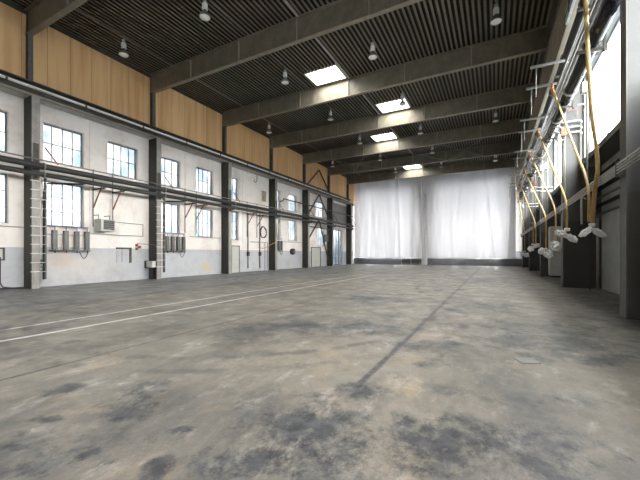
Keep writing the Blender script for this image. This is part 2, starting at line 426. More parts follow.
ZU = (EYE + 4.38, EYE + 6.15); ZL = (EYE + 1.30, EYE + 3.45)
lw = []   # left windows: y0, y1, z0, z1, columns, label
def lwin(y0, y1, z, n, label): lw.append((y0, y1, z[0], z[1], n, label))
lwin(4.55, 6.38, ZU, 4, 'upper steel window left of the first column, cut by the photo edge')
lwin(4.55, 6.38, ZL, 4, 'lower steel window left of the first column, cut by the photo edge')
lwin(7.62, 9.36, ZU, 4, 'upper window just right of the first column on the white wall')
lwin(7.62, 9.36, (ZL[0], ZL[1]), 4, 'lower window above the grey gas manifold nearest the camera')
lwin(10.52, 12.25, ZU, 4, 'upper window above the unit heater bay, left of the second column')
lwin(13.72, 15.25, ZU, 3, 'upper window just right of the second column')
lwin(13.72, 15.25, (ZL[0], EYE + 3.25), 3, 'lower window above the second gas manifold')
lwin(16.55, 18.2, ZU, 4, 'upper window just left of the third column')
lwin(16.55, 18.2, (ZL[0] - .1, EYE + 3.25), 4, 'lower window just left of the third column')
lwin(19.5, 20.95, ZU, 3, 'narrow-looking upper window just right of the third column')
lwin(19.5, 20.95, (EYE + 1.1, EYE + 3.4), 3, 'narrow-looking lower window above the small grey door')
lwin(25.5, 27.0, ZU, 3, 'upper window just right of the fourth column')
lwin(25.5, 27.0, ZL, 3, 'lower window above the third gas manifold')
lwin(28.3, 30.0, ZU, 4, 'upper window just left of the fifth column')
lwin(28.3, 30.0, ZL, 4, 'lower window above the black hose reel')
lwin(34.2, 36.4, ZU, 4, 'upper window behind the steel cross bracing')
lwin(34.6, 36.6, (EYE + .9, EYE + 3.2), 3, 'lower window behind the steel cross bracing')
holes = [(a, b_, c, d) for (a, b_, c, d, n, l) in lw]
GATE = (38.6, 41.9, 0.0, EYE + 3.2); holes.append(GATE)
NICHE = (11.0, 11.8, 1.04, 1.88)
lwall = wall_yz('wall_left', XW - .35, XW, Y0, Y1 + .4, 0, 8.6, holes, 'left_wall')
tag(lwall, 'white painted masonry wall with grey dado along the left side', 'wall', kind='structure')
mb = MB()
for (a, b_) in ((9.6, 10.25), (21.4, 21.9), (15.6, 16.2)): mb.box(XW, XW + .035, a, b_, 1.9, 8.45)
pil = mb.build('pilaster', 'left_wall', lwall)
mb = MB()
mb.box(XW - .35, XW, Y0, Y1 + .4, 8.6, ZD + .35)
uw = mb.build('wall_left_upper', 'dark_steel'); tag(uw, 'dark upper left wall frame carrying the plywood cladding', 'wall', kind='structure')
edges = [Y0] + COLY + [Y1]
for k in range(8):
    a = edges[k] + (.16 if k else 0); b_ = edges[k+1] + .04
    if b_ > Y1: b_ = Y1
    p = MB().box(XW, XW + .03, a, b_, ZG1 - .2, EYE + 10.72).build('plywood_cladding', 'plywood', uw)

# windows --------------------------------------------------------------------
wn = 0
def window(y0, y1, z0, z1, n, label, x=XW, rows=2, depth=.35, sign=-1, gm='glass'):
    """steel window set in a hole; sign = outward x direction"""
    global wn
    wn += 1
    xo = x + sign * .22
    mb = MB(); t = .028 if sign < 0 else .09
    mb.box(xo - .03, xo + .03, y0, y1, z0, z0 + .05).box(xo - .03, xo + .03, y0, y1, z1 - .05, z1)
    mb.box(xo - .03, xo + .03, y0, y0 + .05, z0 + .05, z1 - .05).box(xo - .03, xo + .03, y1 - .05, y1, z0 + .05, z1 - .05)
    o = mb.build('window_%d' % wn, 'window_frame'); tag(o, label, 'window', kind='structure')
    mb = MB()
    for i in range(1, n):
        yy = y0 + (y1 - y0) * i / n; mb.box(xo - .025, xo + .025, yy - t / 2, yy + t / 2, z0 + .05, z1 - .05)
    for j in range(1, rows):
        zz = z0 + (z1 - z0) * j / rows; mb.box(xo - .024, xo + .024, y0 + .05, y1 - .05, zz - t / 2, zz + t / 2)
    mb.build('glazing_bars', 'window_frame', o)
    MB().box(xo - .006, xo + .006, y0 + .04, y1 - .04, z0 + .04, z1 - .04).build('window_pane', 'dimmed_left_glass' if sign < 0 else gm, o)
    if sign < 0: MB().box(x - .3, x + .05, y0 - .05, y1 + .05, z0 - .05, z0).build('window_sill', 'left_wall', o)
    return o
for (a, b_, c, d, n, l) in lw: window(a, b_, c, d, n, l, rows=3 if d - c > 2.1 else 2)

# glazed gate in the last left bay
g = thing('door_1', (XW - .2, (GATE[0] + GATE[1]) / 2, 0), 'tall glazed steel gate in the last left bay beside the white sheet', 'door', kind='structure')
hw = (GATE[1] - GATE[0]) / 2; gz = GATE[3]
mb = MB(); mb.box(-.04, .04, -hw, -hw + .1, 0, gz).box(-.04, .04, hw - .1, hw, 0, gz).box(-.04, .04, -hw, hw, gz - .12, gz).box(-.04, .04, -.05, .05, 0, gz - .12).box(-.05, .05, hw * .45, hw * .6, 0, gz - .12)
mb.box(-.03, .03, -hw, hw, gz * .62, gz * .62 + .05).box(-.03, .03, -hw, hw, 1.15, 1.2).box(-.03, .03, -hw, hw, 0, .15)
mb.build('door_frame', 'window_frame', g)
MB().box(-.01, .01, -hw + .05, hw - .05, .1, gz - .06).build('door_pane', 'dimmed_left_glass', g)

# small grey door below the third-bay window, and wide pale door behind the bracing
d_ = thing('door_2', (XW, 20.55, 0), 'small pale door just right of the third column', 'door', kind='structure')
MB().box(.0, .05, -.5, -.42, 0, 2.2).box(.0, .05, .42, .5, 0, 2.2).box(.0, .05, -.5, .5, 2.12, 2.2).build('door_frame', 'mid_steel', d_)
MB().box(.0, .02, -.42, .42, .02, 2.12).build('door_leaf', 'cabinet', d_)
MB().tube([(.02, .3, 1.05), (.08, .3, 1.05), (.08, .2, 1.05)], .012).build('door_handle', 'mid_steel', d_)
d_ = thing('door_3', (XW, 34.2, 0), 'wide cream double door behind the steel cross bracing', 'door', kind='structure')
MB().box(.0, .06, -1.15, -1.05, 0, 2.3).box(.0, .06, 1.05, 1.15, 0, 2.3).box(.0, .06, -1.15, 1.15, 2.2, 2.3).build('door_frame', 'dark_steel', d_)
for s_ in (-1, 1):
    a = MB().box(.0, .03, min(0, s_ * 1.04) + .01, max(0, s_ * 1.04) - .01, .02, 2.19).build('door_leaf', 'cabinet', d_)

# ------------------------------------------------------------------ right side walls
def right_holes():
    hs = []
    ps = [PIER[0] - 16.6, PIER[0] - 8.3] + PIER
    for i, p in enumerate(ps):
        a = p + .45; b_ = p + 8.3
        if b_ > Y1: continue
        hs.append((a + .15, b_ - .1, 5.68, 9.45))
    return hs
RH = right_holes()
rw = wall_yz('wall_right', XR, XR + .3, Y0, Y1 + .4, 0, 5.4, [], 'concrete_right'); tag(rw, 'grey painted lower wall on the right behind the piers', 'wall', kind='structure')
sill = MB().box(XU - .12, XR + .3, Y0, Y1 + .4, 5.4, 5.62).build('trim_1', 'dark_steel'); tag(sill, 'dark sill ledge under the tall right windows', 'sill', kind='structure')
ru = wall_yz('wall_right_upper', XU, XU + .25, Y0, Y1 + .4, 5.62, 9.65, RH, 'right_wall'); tag(ru, 'grey wall strips around the tall right windows', 'wall', kind='structure')
M['tan_panel'] = mat('tan_panel', (.34, .30, .22), .6, 0, .3, 2)
so = MB().box(2.25, XU + .25, Y0, Y1 + .4, 9.65, 9.8).build('ceiling_side', 'tan_panel'); tag(so, 'low pale ceiling strip above the right windows', 'ceiling', kind='structure')
rp_ = MB().box(2.25, 2.4, Y0, Y1 + .4, 9.8, ZB).build('wall_right_panel', 'tan_panel'); tag(rp_, 'tan upper panelling along the right above the pipes', 'wall', kind='structure')
rq = MB().box(2.25, 2.4, Y0, Y1 + .4, ZB, ZD + .35).build('wall_right_top', 'dark_steel'); tag(rq, 'dark wall strip where the roof beams end on the right', 'wall', kind='structure')
for i, (a, b_, c, d) in enumerate(RH):
    if b_ < 0: continue
    lab = 'tall bright right window ' + (['behind the camera', 'beside the camera before the nearest pier', 'between the nearest pier and the second pier', 'between the second pier and the third pier', 'between the third pier and the fourth pier', 'between the fourth and the farthest pier', 'beyond the farthest pier by the white sheet'][i])
    window(a, b_, c, d, 3, lab, x=XU, rows=1, sign=1, gm='glass_dimmed_far' if a > 20 else 'glass')

# back wall behind the camera and end wall
bw = MB().box(-19.0, 4.43, Y0 - .3, Y0, 0, ZD + .35).build('wall_back', 'left_wall'); tag(bw, 'white wall behind the camera', 'wall', kind='structure')
EX = [(-17.9, -14.0), (-13.4, -10.2), (-7.0, -3.6), (-3.0, 1.2)]  # end windows put in behind the sheets to backlight them
mb = MB()
xs = [-19.0] + [v for p in EX for v in p] + [4.43]
for i in range(0, len(xs), 2): mb.box(xs[i], xs[i+1], Y1, Y1 + .3, .9, 11.0)
mb.box(-19.0, 4.43, Y1, Y1 + .3, 11.0, ZD + .35)
ew = mb.build('wall_end', 'left_wall'); tag(ew, 'far end wall behind the white sheets', 'wall', kind='structure')
kb = MB().box(-18.65, XR, 46.15, Y1 + .3, 0, .9).build('baseboard_end', 'kerb'); tag(kb, 'low dark grey plinth under the white sheets', 'plinth', kind='structure')
for i, (a, b_) in enumerate(EX):
    wn += 1
    mb = MB()
    for xx in [a + (b_ - a) * q / 3 for q in range(4)]: mb.box(xx - .03, xx + .03, Y1 + .1, Y1 + .16, .9, 11)
    for zz in (.9, 3.4, 5.9, 8.4, 10.94): mb.box(a, b_, Y1 + .1, Y1 + .16, zz, zz + .06)
    o = mb.build('window_%d' % wn, 'window_frame'); tag(o, ['leftmost', 'second from left', 'third from left', 'rightmost'][i] + ' unseen end window added to backlight the white sheets', 'window', kind='structure')
    MB().box(a, b_, Y1 + .125, Y1 + .135, .9, 11).build('window_pane', 'glass', o)

# ------------------------------------------------------------------ roof deck with ribs and skylights
SKYL = [(-7.7, -5.6, .1, .7), (-10.2, -8.15, 5.25, 6.8), (-10.2, -8.15, 17.35, 18.9), (-7.7, -5.6, 23.35, 24.95), (-10.2, -8.15, 29.4, 31.0), (-10.2, -8.15, 41.4, 43.1)]  # first two lie out of view, included for their daylight
SKYL = [(a, b_, c - (.9 if i == 0 else 0), d) for i, (a, b_, c, d) in enumerate(SKYL)]
PITCH = .232
mb = MB()
midx = []
def strip(x0, z0, x1, z1, mi=0):
    cuts = []
    xm = (x0 + x1) / 2
    for (a, b_, c, d) in SKYL:
        if a < xm < b_: cuts.append((c, d))
    y = Y0
    segs = []
    for (c, d) in sorted(cuts): segs.append((y, c)); y = d
    segs.append((y, Y1 + .3))
    for (c, d) in segs:
        n = len(mb.v); mb.v += [(x0, c, z0), (x1, c, z1), (x1, d, z1), (x0, d, z0)]; mb.f.append((n, n+1, n+2, n+3)); midx.append(mi)
x = -19.0
while x < 2.6:
    zc, zv = ZD, ZD + .13
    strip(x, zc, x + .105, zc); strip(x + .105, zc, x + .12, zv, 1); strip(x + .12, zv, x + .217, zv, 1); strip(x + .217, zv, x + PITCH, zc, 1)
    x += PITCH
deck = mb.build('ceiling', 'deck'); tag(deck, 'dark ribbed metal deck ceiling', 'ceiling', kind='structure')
deck.data.materials.append(M['deck_groove_shade'])
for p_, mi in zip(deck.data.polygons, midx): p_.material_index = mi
# closed roof above the deck (no light leaks)
mb = MB()
ys = sorted({Y0 - .3, Y1 + .4, *[s[2] for s in SKYL], *[s[3] for s in SKYL]})
for i in range(len(ys) - 1):
    ym = (ys[i] + ys[i+1]) / 2
    cut = [s for s in SKYL if s[2] < ym < s[3]]
    if cut: mb.box(-19.0, cut[0][0], ys[i], ys[i+1], ZD + .2, ZD + .35).box(cut[0][1], 2.6, ys[i], ys[i+1], ZD + .2, ZD + .35)
    else: mb.box(-19.0, 2.6, ys[i], ys[i+1], ZD + .2, ZD + .35)
rf = mb.build('ceiling_roof', 'mid_steel'); tag(rf, 'roof slab above the ribbed deck', 'roof', kind='structure')
for i, (a, b_, c, d) in enumerate(SKYL):
    lab = ['unseen skylight above the camera, added for daylight', 'unseen skylight before the first roof beam, added for daylight', 'nearest bright skylight, before the third roof beam',
           'bright skylight to the right, before the fourth roof beam', 'bright skylight before the fifth roof beam', 'small far skylight just before the last roof beam'][i]
    o = thing('window_%d' % (wn + 1 + i), ((a + b_) / 2, (c + d) / 2, ZD), lab, 'skylight', kind='structure')
    hx, hy = (b_ - a) / 2, (d - c) / 2
    mb = MB(); mb.box(-hx, -hx + .04, -hy, hy, -.02, .6).box(hx - .04, hx, -hy, hy, -.02, .6).box(-hx + .04, hx - .04, -hy, -hy + .04, -.02, .6).box(-hx + .04, hx - .04, hy - .04, hy, -.02, .6)
    mb.box(-hx - .05, hx + .05, -hy - .05, -hy, -.03, .02).box(-hx - .05, -hx, -hy, hy, -.03, .02).box(hx, hx + .05, -hy, hy, -.03, .02)
    mb.build('window_frame', 'white_paint', o)
    MB().box(-hx + .04, hx - .04, -hy + .04, hy - .04, .5, .53).build('window_pane', 'skylight_glass', o)

# ------------------------------------------------------------------ roof beams
beam_names = ['nearest deep roof beam crossing the upper left corner', 'second deep roof beam from the camera', 'third roof beam, just behind the nearest bright skylight',
    'fourth roof beam, behind the right-hand skylight', 'fifth roof beam, first with knee rods behind it', 'sixth roof beam from the camera', 'last roof beam directly before the white sheets']
def roof_beam():
    o = thing('roof_beam', (0, 0, 0), beam_names[0], 'beam', 'deep plate girders under the roof')
    xa, xb = XW + .05, 2.2
    MB().box(xa, xb, .14, .17, ZB + .05, ZD - .05).build('web', 'beam_paint', o)
    MB().box(xa, xb, .04, .27, ZB, ZB + .04).build('bottom_flange', 'flange', o)
    MB().box(xa, xb, 0, .31, ZD - .05, ZD).build('top_flange', 'beam_paint', o)
    for i in range(1, 6):
        x = -18.6 + 3.5 * i
        MB().box(x - .02, x + .02, .06, .14, ZB + .05, ZD - .05).box(x - .02, x + .02, .17, .25, ZB + .05, ZD - .05).build('stiffener', 'stiffener', o)
    MB().box(xb - .03, xb, .01, .3, ZB + .05, ZD - .05).build('end_plate', 'beam_paint', o)
    return o
rb = roof_beam()
for k, y in enumerate(COLY):
    if k == 0: rb.location = (0, y - .05, 0)
    else: dup(rb, (0, y - .05, 0), beam_names[k])
# edge flange on the right
ef = MB().box(2.17, 2.25, Y0, Y1, ZB - .12, ZB).build('edge_beam', 'brown_steel'); tag(ef, 'brown steel edge member running under the right beam ends', 'beam')

# roof conduits above the lamp rows
rows = [(-16.5, 'far left'), (-10.85, 'left middle'), (-7.98, 'middle, beside the skylights'), (0.04, 'right')]
for (x, nm) in rows:
    y = Y0
    mb = MB()
    for a, b_ in zip([Y0] + [c + .27 for c in COLY], [c - .06 for c in COLY] + [Y1]):
        if x > -8.2 and x < -7.9: mb.box(x - .05, x + .05, a, b_, ZD - .06, ZD)
        else: mb.box(x - .02, x + .02, a, b_, ZD - .04, ZD)
    o = mb.build('ceiling_conduit', 'light_steel' if x == -7.98 else 'mid_steel'); tag(o, 'thin conduit along the %s lamp line of the ceiling' % nm if 'skyl' not in nm else 'pale strip along the ceiling ribs beside the skylights', 'conduit')

# knee and wind bracing rods between beams five and six
mb_i = 0
for (xa, xb, lab) in ((-15.1, -11.5, 'left'), (-8.0, -4.4, 'middle'), (-4.4, -.9, 'right')):
    o = thing('roof_brace', ((xa + xb) / 2, 34.0, ZB - .02), '%s pair of crossing thin brace rods below the fifth and sixth beams' % lab, 'brace', 'thin roof wind braces')
    h = (xb - xa) / 2
    for s_ in (-1, 1):
        MB().bar((-h * s_, -2.7, 0), (h * s_, 3.2, 0), .04, .04).build('rod', 'mid_steel', o)

# ------------------------------------------------------------------ high-bay lamps
def lamp():
    o = thing('high_bay_lamp', (0, 0, 0), '', 'lamp', 'high-bay lamps hanging from the roof deck')
    MB().tube([(0, 0, 0), (0, 0, -.16)], .012).box(-.05, .05, -.05, .05, -.02, 0).build('hanger', 'mid_steel', o)
    MB().lathe([(.03, -.15), (.075, -.17), (.085, -.2), (.085, -.30), (.05, -.33)], seg=16).build('cap', 'light_steel', o, True)
    MB().lathe([(.06, -.33), (.115, -.35), (.12, -.38), (.12, -.58), (.09, -.62)], seg=20).build('ballast_housing', 'white_paint', o, True)
    MB().lathe([(.085, -.62), (.09, -.68), (.14, -.72), (.20, -.80), (.235, -.90), (.24, -.92), (.225, -.92), (.13, -.74)], seg=24).build('reflector', 'mid_steel', o, True)
    MB().lathe([(.222, -.905), (.2, -.94), (.12, -.965), (.03, -.975)], seg=24).build('lens', 'lens', o, True)
    return o
lp = lamp(); first = True
bn = ['before the first beam', 'between the first and second beams', 'between the second and third beams', 'between the third and fourth beams', 'between the fourth and fifth beams', 'between the fifth and sixth beams', 'between the sixth and last beams']
rown = {-16.5: 'far left', -10.85: 'left-centre', -5.5: 'right-centre', .04: 'far right'}
lamps = [(-16.5, 1), (-16.5, 3), (-16.5, 5)] + [(-10.85, k) for k in range(1, 7)] + [(-5.5, k) for k in range(2, 7)] + [(.04, 2), (.04, 4), (.04, 6)]
for (x, k) in lamps:
    lab = 'grey high-bay lamp in the %s row, hanging %s' % (rown[x], bn[k])
    loc = (x, 10.1 + 6.05 * (k - 1), ZD)
    if first: lp.location = loc; lp['label'] = lab; first = False
    else: dup(lp, loc, lab)

# ------------------------------------------------------------------ left columns, posts, crane girder
cn = ['first dark steel column on the left wall, with climbing rungs', 'second left column, with climbing rungs and a pale box at its foot', 'third left column, plain dark, beside the small pale door',
      'fourth left column, with yellow hose looped down it', 'fifth left column, left of the steel cross bracing', 'sixth left column, right of the steel cross bracing', 'last left column, touching the white sheet']
def column():
    o = thing('steel_column', (0, 0, 0), cn[0], 'column', 'steel columns along the left wall')
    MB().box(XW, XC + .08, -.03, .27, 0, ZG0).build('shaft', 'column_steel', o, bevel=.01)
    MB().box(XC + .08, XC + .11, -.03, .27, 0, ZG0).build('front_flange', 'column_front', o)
    return o
def post():
    o = thing('roof_post', (0, 0, 0), '', 'post', 'slim posts between the crane girder and the roof beams')
    MB().box(XW + .03, XC - .34, .03, .07, ZG1, ZB).box(XW + .03, XW + .12, .07, .2, ZG1, ZB).build('web', 'dark_steel', o)
    MB().box(XC - .34, XC - .30, .0, .18, ZG1, ZB).build('flange', 'grey_metal', o)
    return o
po = post()
for k, y in enumerate(COLY):
    lab = 'slim post on the crane girder under the ' + beam_names[k].split(',')[0].replace('deep ', '')
    if k == 0: po.location = (0, y, 0); po['label'] = lab
    else: dup(po, (0, y, 0), lab)
c0 = column()
for k, y in enumerate(COLY):
    if k == 0: c0.location = (0, y, 0)
    else: dup(c0, (0, y, 0), cn[k])
# rungs
def rungs(k, lab):
    o = thing('climbing_rungs', (XC, COLY[k], 0), lab, 'ladder')
    z = .75
    i = 0
    while z < 4.9:
        MB().tube([(.09, -.03, z), (.09, -.07, z), (.17, -.09, z), (.18, -.05, z), (.18, .44, z), (.05, .46, z)], .017, 6).build('rung', 'white_paint', o)
        z += .40
    MB().box(.0, .19, .45, .49, .4, 4.95).build('side_rail', 'mid_steel', o)
    return o
rungs(0, 'thin climbing rungs up the front of the first left column')
rungs(1, 'thin climbing rungs up the front of the second left column')

g = thing('crane_girder', (0, 0, 0), 'long dark crane girder running across the left columns below the plywood', 'girder')
MB().box(XW + .04, XC, Y0, 43.6, ZG0, ZG0 + .06).build('bottom_flange', 'light_steel', g)
MB().box(XC - .33, XC - .28, Y0, 43.6, ZG0 + .06, ZG1 - .06).build('web', 'dark_steel', g)
MB().box(XW + .04, XC, Y0, 43.6, ZG1 - .06, ZG1).build('top_flange', 'dark_steel', g)
MB().box(XC - .06, XC + .02, Y0, 43.6, ZG0 + .0, ZG0 + .10).build('edge_angle', 'flange', g)
pr = MB().tube([(XC + .06, Y0, EYE + 7.3), (XC + .06, 43.4, EYE + 7.3)], .055).build('girder_pipe', 'white_paint', smooth=True)
tag(pr, 'bright grey pipe clamped along the left crane girder', 'pipe')
for y in [3 + 3.02 * i for i in range(14)]:
    MB().box(XC - .02, XC + .13, y, y + .08, EYE + 7.22, EYE + 7.38).build('pipe_clamp', 'dark_steel', pr)
    if y < 40: pass
cs = MB().box(XC + .0, XC + .05, Y0, 43.5, EYE + 7.03 + .06, EYE + 7.12).build('cable_channel', 'dark_steel'); tag(cs, 'dark cable channel under the bright left girder pipe', 'channel')

# cross bracing between column five and six
br = thing('cross_bracing', (XC - .25, (COLY[4] + COLY[5]) / 2 + .13, 0), 'dark steel inverted-V bracing between the fifth and sixth left columns', 'bracing')
hb = 2.75
for pts in (((-hb, ZG1), (0, ZB)), ((hb, ZG1), (0, ZB)), ((-hb, 5.7), (0, ZG0)), ((hb, 5.7), (0, ZG0)), ((-hb, 2.9), (0, 5.5)), ((hb, .1), (0, 5.5))):
    MB().bar((0, pts[0][0], pts[0][1]), (0, pts[1][0], pts[1][1]), .13, .1).build('diagonal', 'dark_steel', br)
MB().bar((0, -hb, 5.6), (0, hb, 5.6), .12).build('strut', 'dark_steel', br)
MB().bar((0, -hb, 4.55), (0, hb, 4.55), .10).build('strut', 'dark_steel', br)

# ------------------------------------------------------------------ left pipes
def pipe(name, mname, x, z, y0, y1, r, label, fl_=True, step=6.05, group=None):
    o = MB().tube([(x, y0, z), (x, y1, z)], r, 14).build(name, mname, smooth=True); tag(o, label, 'pipe', group)
    if fl_:
        y = y0 + 2.1
        while y < y1:
            MB().tube([(x, y, z), (x, y + .05, z)], r * 1.3, 14).build('pipe_flange', 'mid_steel', o, True)
            y += step
    return o
XPp = -17.62
pipe('steam_pipe', 'pipe_dark', XPp, EYE + 3.84, Y0, 43.4, .13, 'thick dark pipe, upper of the pair crossing the left columns')
pipe('steam_pipe', 'pipe_dark', XPp, EYE + 3.48, Y0, 43.4, .105, 'slimmer dark pipe, lower of the pair crossing the left columns')
pipe('conduit_pipe', 'conduit', XPp - .08, EYE + 4.13, Y0, 43.4, .03, 'thin pale conduit just above the thick dark left pipe', False)
pipe('steam_pipe', 'pipe_dark', XPp + .05, EYE + 5.15, 25.9, 43.2, .06, 'dark pipe high across the far left columns, starting past the fourth')
MB_e = MB().tube([(XPp + .05, 25.95, EYE + 5.15), (XPp, 25.9, EYE + 4.98), (XPp - .4, 25.9, EYE + 4.9)], .06).build('pipe_elbow', 'pipe_dark', smooth=True)
tag(MB_e, 'elbow at the near end of the high far left pipe', 'pipe')
# supports on each column
for k, y in enumerate(COLY):
    o = thing('pipe_bracket', (XC + .11, y + .05, 0), 'steel pipe bracket on the front of the %s left column' % (ORD[k] if k < 6 else 'last'), 'bracket', 'pipe brackets on the left columns')
    MB().box(.04, .41, -.04, .04, EYE + 3.30, EYE + 3.37).build('arm', 'dark_steel', o)
    MB().box(0, .04, -.05, .16, EYE + 3.2, EYE + 4.85).build('back_plate', 'dark_steel', o)
    MB().bar((.02, .4, EYE + 4.75), (.36, .75, EYE + 4.02), .05).build('stay', 'rust', o)
# triangular rusty brackets on wall
wb = [(9.75, 'left of the unit heater'), (10.75, 'above the unit heater'), (15.55, 'right of the second gas manifold'), (16.5, 'beside the lower window before the third column'), (21.9, 'right of the small pale door'), (23.2, 'above the coiled black hose')]
for (y, l) in wb:
    o = thing('wall_bracket', (XW, y, 0), 'wall upright with rusty stay ' + l, 'bracket', 'wall uprights carrying the left pipes')
    MB().tube([(.09, 0, EYE + 1.4), (.09, 0, EYE + 4.4)], .03, 8).build('upright', 'mid_steel', o)
    MB().bar((.12, 0, EYE + 2.4), (.95, .0, EYE + 3.55), .05).build('stay', 'rust', o)
    MB().box(.06, 1.15, -.03, .03, EYE + 3.30, EYE + 3.36).build('arm', 'dark_steel', o)
# branch pipes turning off the lower pipe to the wall
for (y, l) in ((8.0, 'first'), (14.0, 'second')):
    o = MB().tube([(XPp, y + 1.0, EYE + 3.45), (XPp - .3, y + .9, EYE + 3.4), (XW + .25, y + .1, EYE + 3.32), (XW + .16, y - .35, EYE + 3.25), (XW + .16, y - .42, EYE + 2.8), (XW + .16, y - .42, .35)], .045, 8).build('branch_pipe', 'pipe_black', smooth=True)
    tag(o, 'black branch pipe dropping beside the %s left column' % l, 'pipe')

# ------------------------------------------------------------------ gas manifolds
def manifold(y, n, lab, top, pitch=.47):
    o = thing('gas_manifold', (XW, y, 0), lab, 'manifold', 'grey gas manifolds under the left windows')
    wd = (n - 1) * pitch
    for i in range(n):
        yy = i * pitch
        MB().box(.08, .26, yy - .10, yy + .10, top - 1.05, top - .12).build('regulator_panel', 'grey_metal', o, bevel=.02)
        MB().tube([(.2, yy, top - .14), (.2, yy, top + .1)], .025, 8).build('riser', 'purple', o)
        MB().tube([(.22, yy, top - 1.05), (.22, yy, top - 1.2)], .03, 8).build('outlet', 'dark_steel', o)
    MB().box(.0, .12, -.4, wd + .12, top - .35, top - .29).box(.0, .12, -.4, wd + .12, top - 1.0, top - .93).build('backing_rail', 'light_steel', o)
    MB().tube([(.2, -.28, top + .08), (.2, wd + .05, top + .08)], .03, 8).build('header_pipe', 'purple', o)
    MB().tube([(.24, -.25, top - 1.1), (.24, wd + .12, top - 1.1)], .028, 8).build('drain_pipe', 'dark_steel', o)
    # drooping hose
    a = wd - .38
    MB().tube([(.26, a + .4 * q / 8, top - 1.15 - .33 * math.sin(math.pi * q / 8)) for q in range(9)], .02, 6).build('hose_loop', 'dark_steel', o)
    return o
manifold(8.0, 4, 'row of four grey regulator panels below the first lower window', 2.78)
manifold(14.1, 4, 'row of four grey regulator panels right of the second left column', 2.78, .42)
manifold(25.9, 3, 'row of three grey regulator panels right of the fourth left column', 2.9, .5)

# unit heater
h = thing('unit_heater', (XW, 10.15, 0), 'pale box-shaped unit heater with dark louvres hung on the left wall', 'heater')
MB().box(.25, .85, -.42, .28, EYE + 1.16, EYE + 1.78).build('casing', 'cabinet', h, bevel=.02)
mb = MB()
MB().box(.85, .87, -.30, .24, EYE + 1.24, EYE + 1.72).build('louvre_opening', 'black_rubber', h)
for i in range(4): mb.box(.87, .90, -.30, .24, EYE + 1.30 + i * .11, EYE + 1.325 + i * .11)
mb.build('louvre', 'mid_steel', h)
for y in (-.35, .2):
    MB().tube([(.0, y, EYE + 2.0), (.5, y, EYE + 2.0), (.5, y, EYE + 1.77)], .02, 8).build('hanger', 'dark_steel', h)
# niche
n_ = thing('wall_niche', (XW, 11.4, 0), 'square wall niche with shaded reveals painted dark, on the grey dado before the second column', 'niche')
MB().box(0, .10, -.42, .42, 1.80, 1.89).box(0, .10, .32, .42, 1.02, 1.80).build('reveal_shade', 'dark_steel', n_)  # dark bars paint the shaded top and far reveals of a recess
MB().box(0, .03, -.40, .32, 1.04, 1.80).build('niche_panel', 'left_wall', n_)
MB().box(.03, .05, -.12, -.09, 1.06, 1.8).build('niche_seam', 'mid_steel', n_)
# switch boxes
sb = thing('switch_box', (XW, 12.1, 1.75), 'small reddish switch boxes beside the square wall niche', 'switch')
for i, (a, b_) in enumerate(((0, 0), (.0, .2), (.18, .1))): MB().box(0, .1, a, a + .12, b_, b_ + .16).build('switch_housing', 'rust', sb, bevel=.01)
MB().tube([(.05, .1, .38), (.05, .75, .36), (.5, .80, .32), (.80, .82, .28), (.82, 1.1, .28)], .018, 6).build('cable', 'mid_steel', sb)
fb = thing('isolator_box', (XW, 5.95, 0), 'open-fronted isolator box with black handle left of the first column', 'switch')
MB().box(0, .1, -.28, .28, 1.25, 1.31).box(0, .1, -.28, .28, 1.74, 1.80).box(0, .1, -.28, -.22, 1.31, 1.74).box(0, .1, .22, .28, 1.31, 1.74).build('frame', 'dark_steel', fb)
MB().box(0, .05, -.22, .22, 1.31, 1.74).build('panel', 'cabinet', fb)
MB().box(.05, .1, .02, .10, 1.4, 1.62).build('handle', 'black_rubber', fb)
MB().tube([(.07, .12, 1.4), (.09, .12, 1.2), (.09, .12, .3), (.12, .2, .12), (.2, .5, .05), (.3, .9, .06)], .03, 8).build('cable', 'black_rubber', fb)
fc = MB().tube([(XW + .06, Y0 + 8, .05), (XW + .06, 5.6, .05), (XW + .2, 6.3, .06), (XW + .4, 6.85, .05)], .03, 8).build('floor_cable', 'black_rubber'); tag(fc, 'black cable lying along the foot of the left wall before the first column', 'cable')
jb = thing('pale_box', (XC - .2, COLY[1] - .15, 0), 'pale box with dark bracket at the foot of the second left column', 'box')
MB().box(-.3, .25, -.16, .1, .72, 1.1).build('casing', 'cabinet', jb, bevel=.02)
MB().box(-.38, -.3, -.2, .1, .66, 1.12).build('bracket', 'black_rubber', jb)
MB().tube([(-.1, -.05, .72), (-.1, -.05, .02)], .04, 8).tube([(.08, -.05, .72), (.08, -.05, .02)], .04, 8).build('cable', 'black_rubber', jb)
vv = thing('valve_cluster', (XW + .2, 7.28, 0), 'small green and dark valves right of the foot of the first column', 'valve')
MB().tube([(0, .0, .1), (0, .0, 3.4)], .03, 8).build('riser', 'dark_steel', vv)
MB().box(-.06, .1, -.08, .2, 1.05, 1.28).build('valve_body', 'green', vv, bevel=.03)
MB().tube([(.05 , .12 + .12 * math.cos(a * .7), .85 + .1 * math.sin(a * .7)) for a in range(10)], .02, 6).build('hand_loop', 'green', vv)
hl = thing('wall_conduit', (XW, 13.0, 0), 'thin wall conduits forming a long rectangle right of the unit heater', 'conduit')
MB().tube([(.04, -2.3, EYE + 1.75), (.04, -.45, EYE + 1.72)], .018, 6).tube([(.04, -3.4, EYE + 1.02), (.04, -.45, EYE + 1.02)], .018, 6).tube([(.04, -.45, EYE + 1.72), (.04, -.45, EYE + 1.02)], .018, 6).build('conduit_run', 'mid_steel', hl)
for (ya, yb, z, l) in ((16.0, 19.0, 2.72, 'under the lower window before the third column'), (-3.0, 6.9, 2.72, 'under the windows left of the first column'), (27.2, 31.0, 2.72, 'above the black hose reel')):
    o = MB().tube([(XW + .04, ya, z), (XW + .04, yb, z)], .022, 6).build('wall_conduit', 'mid_steel'); tag(o, 'thin horizontal wall conduit ' + l, 'conduit')
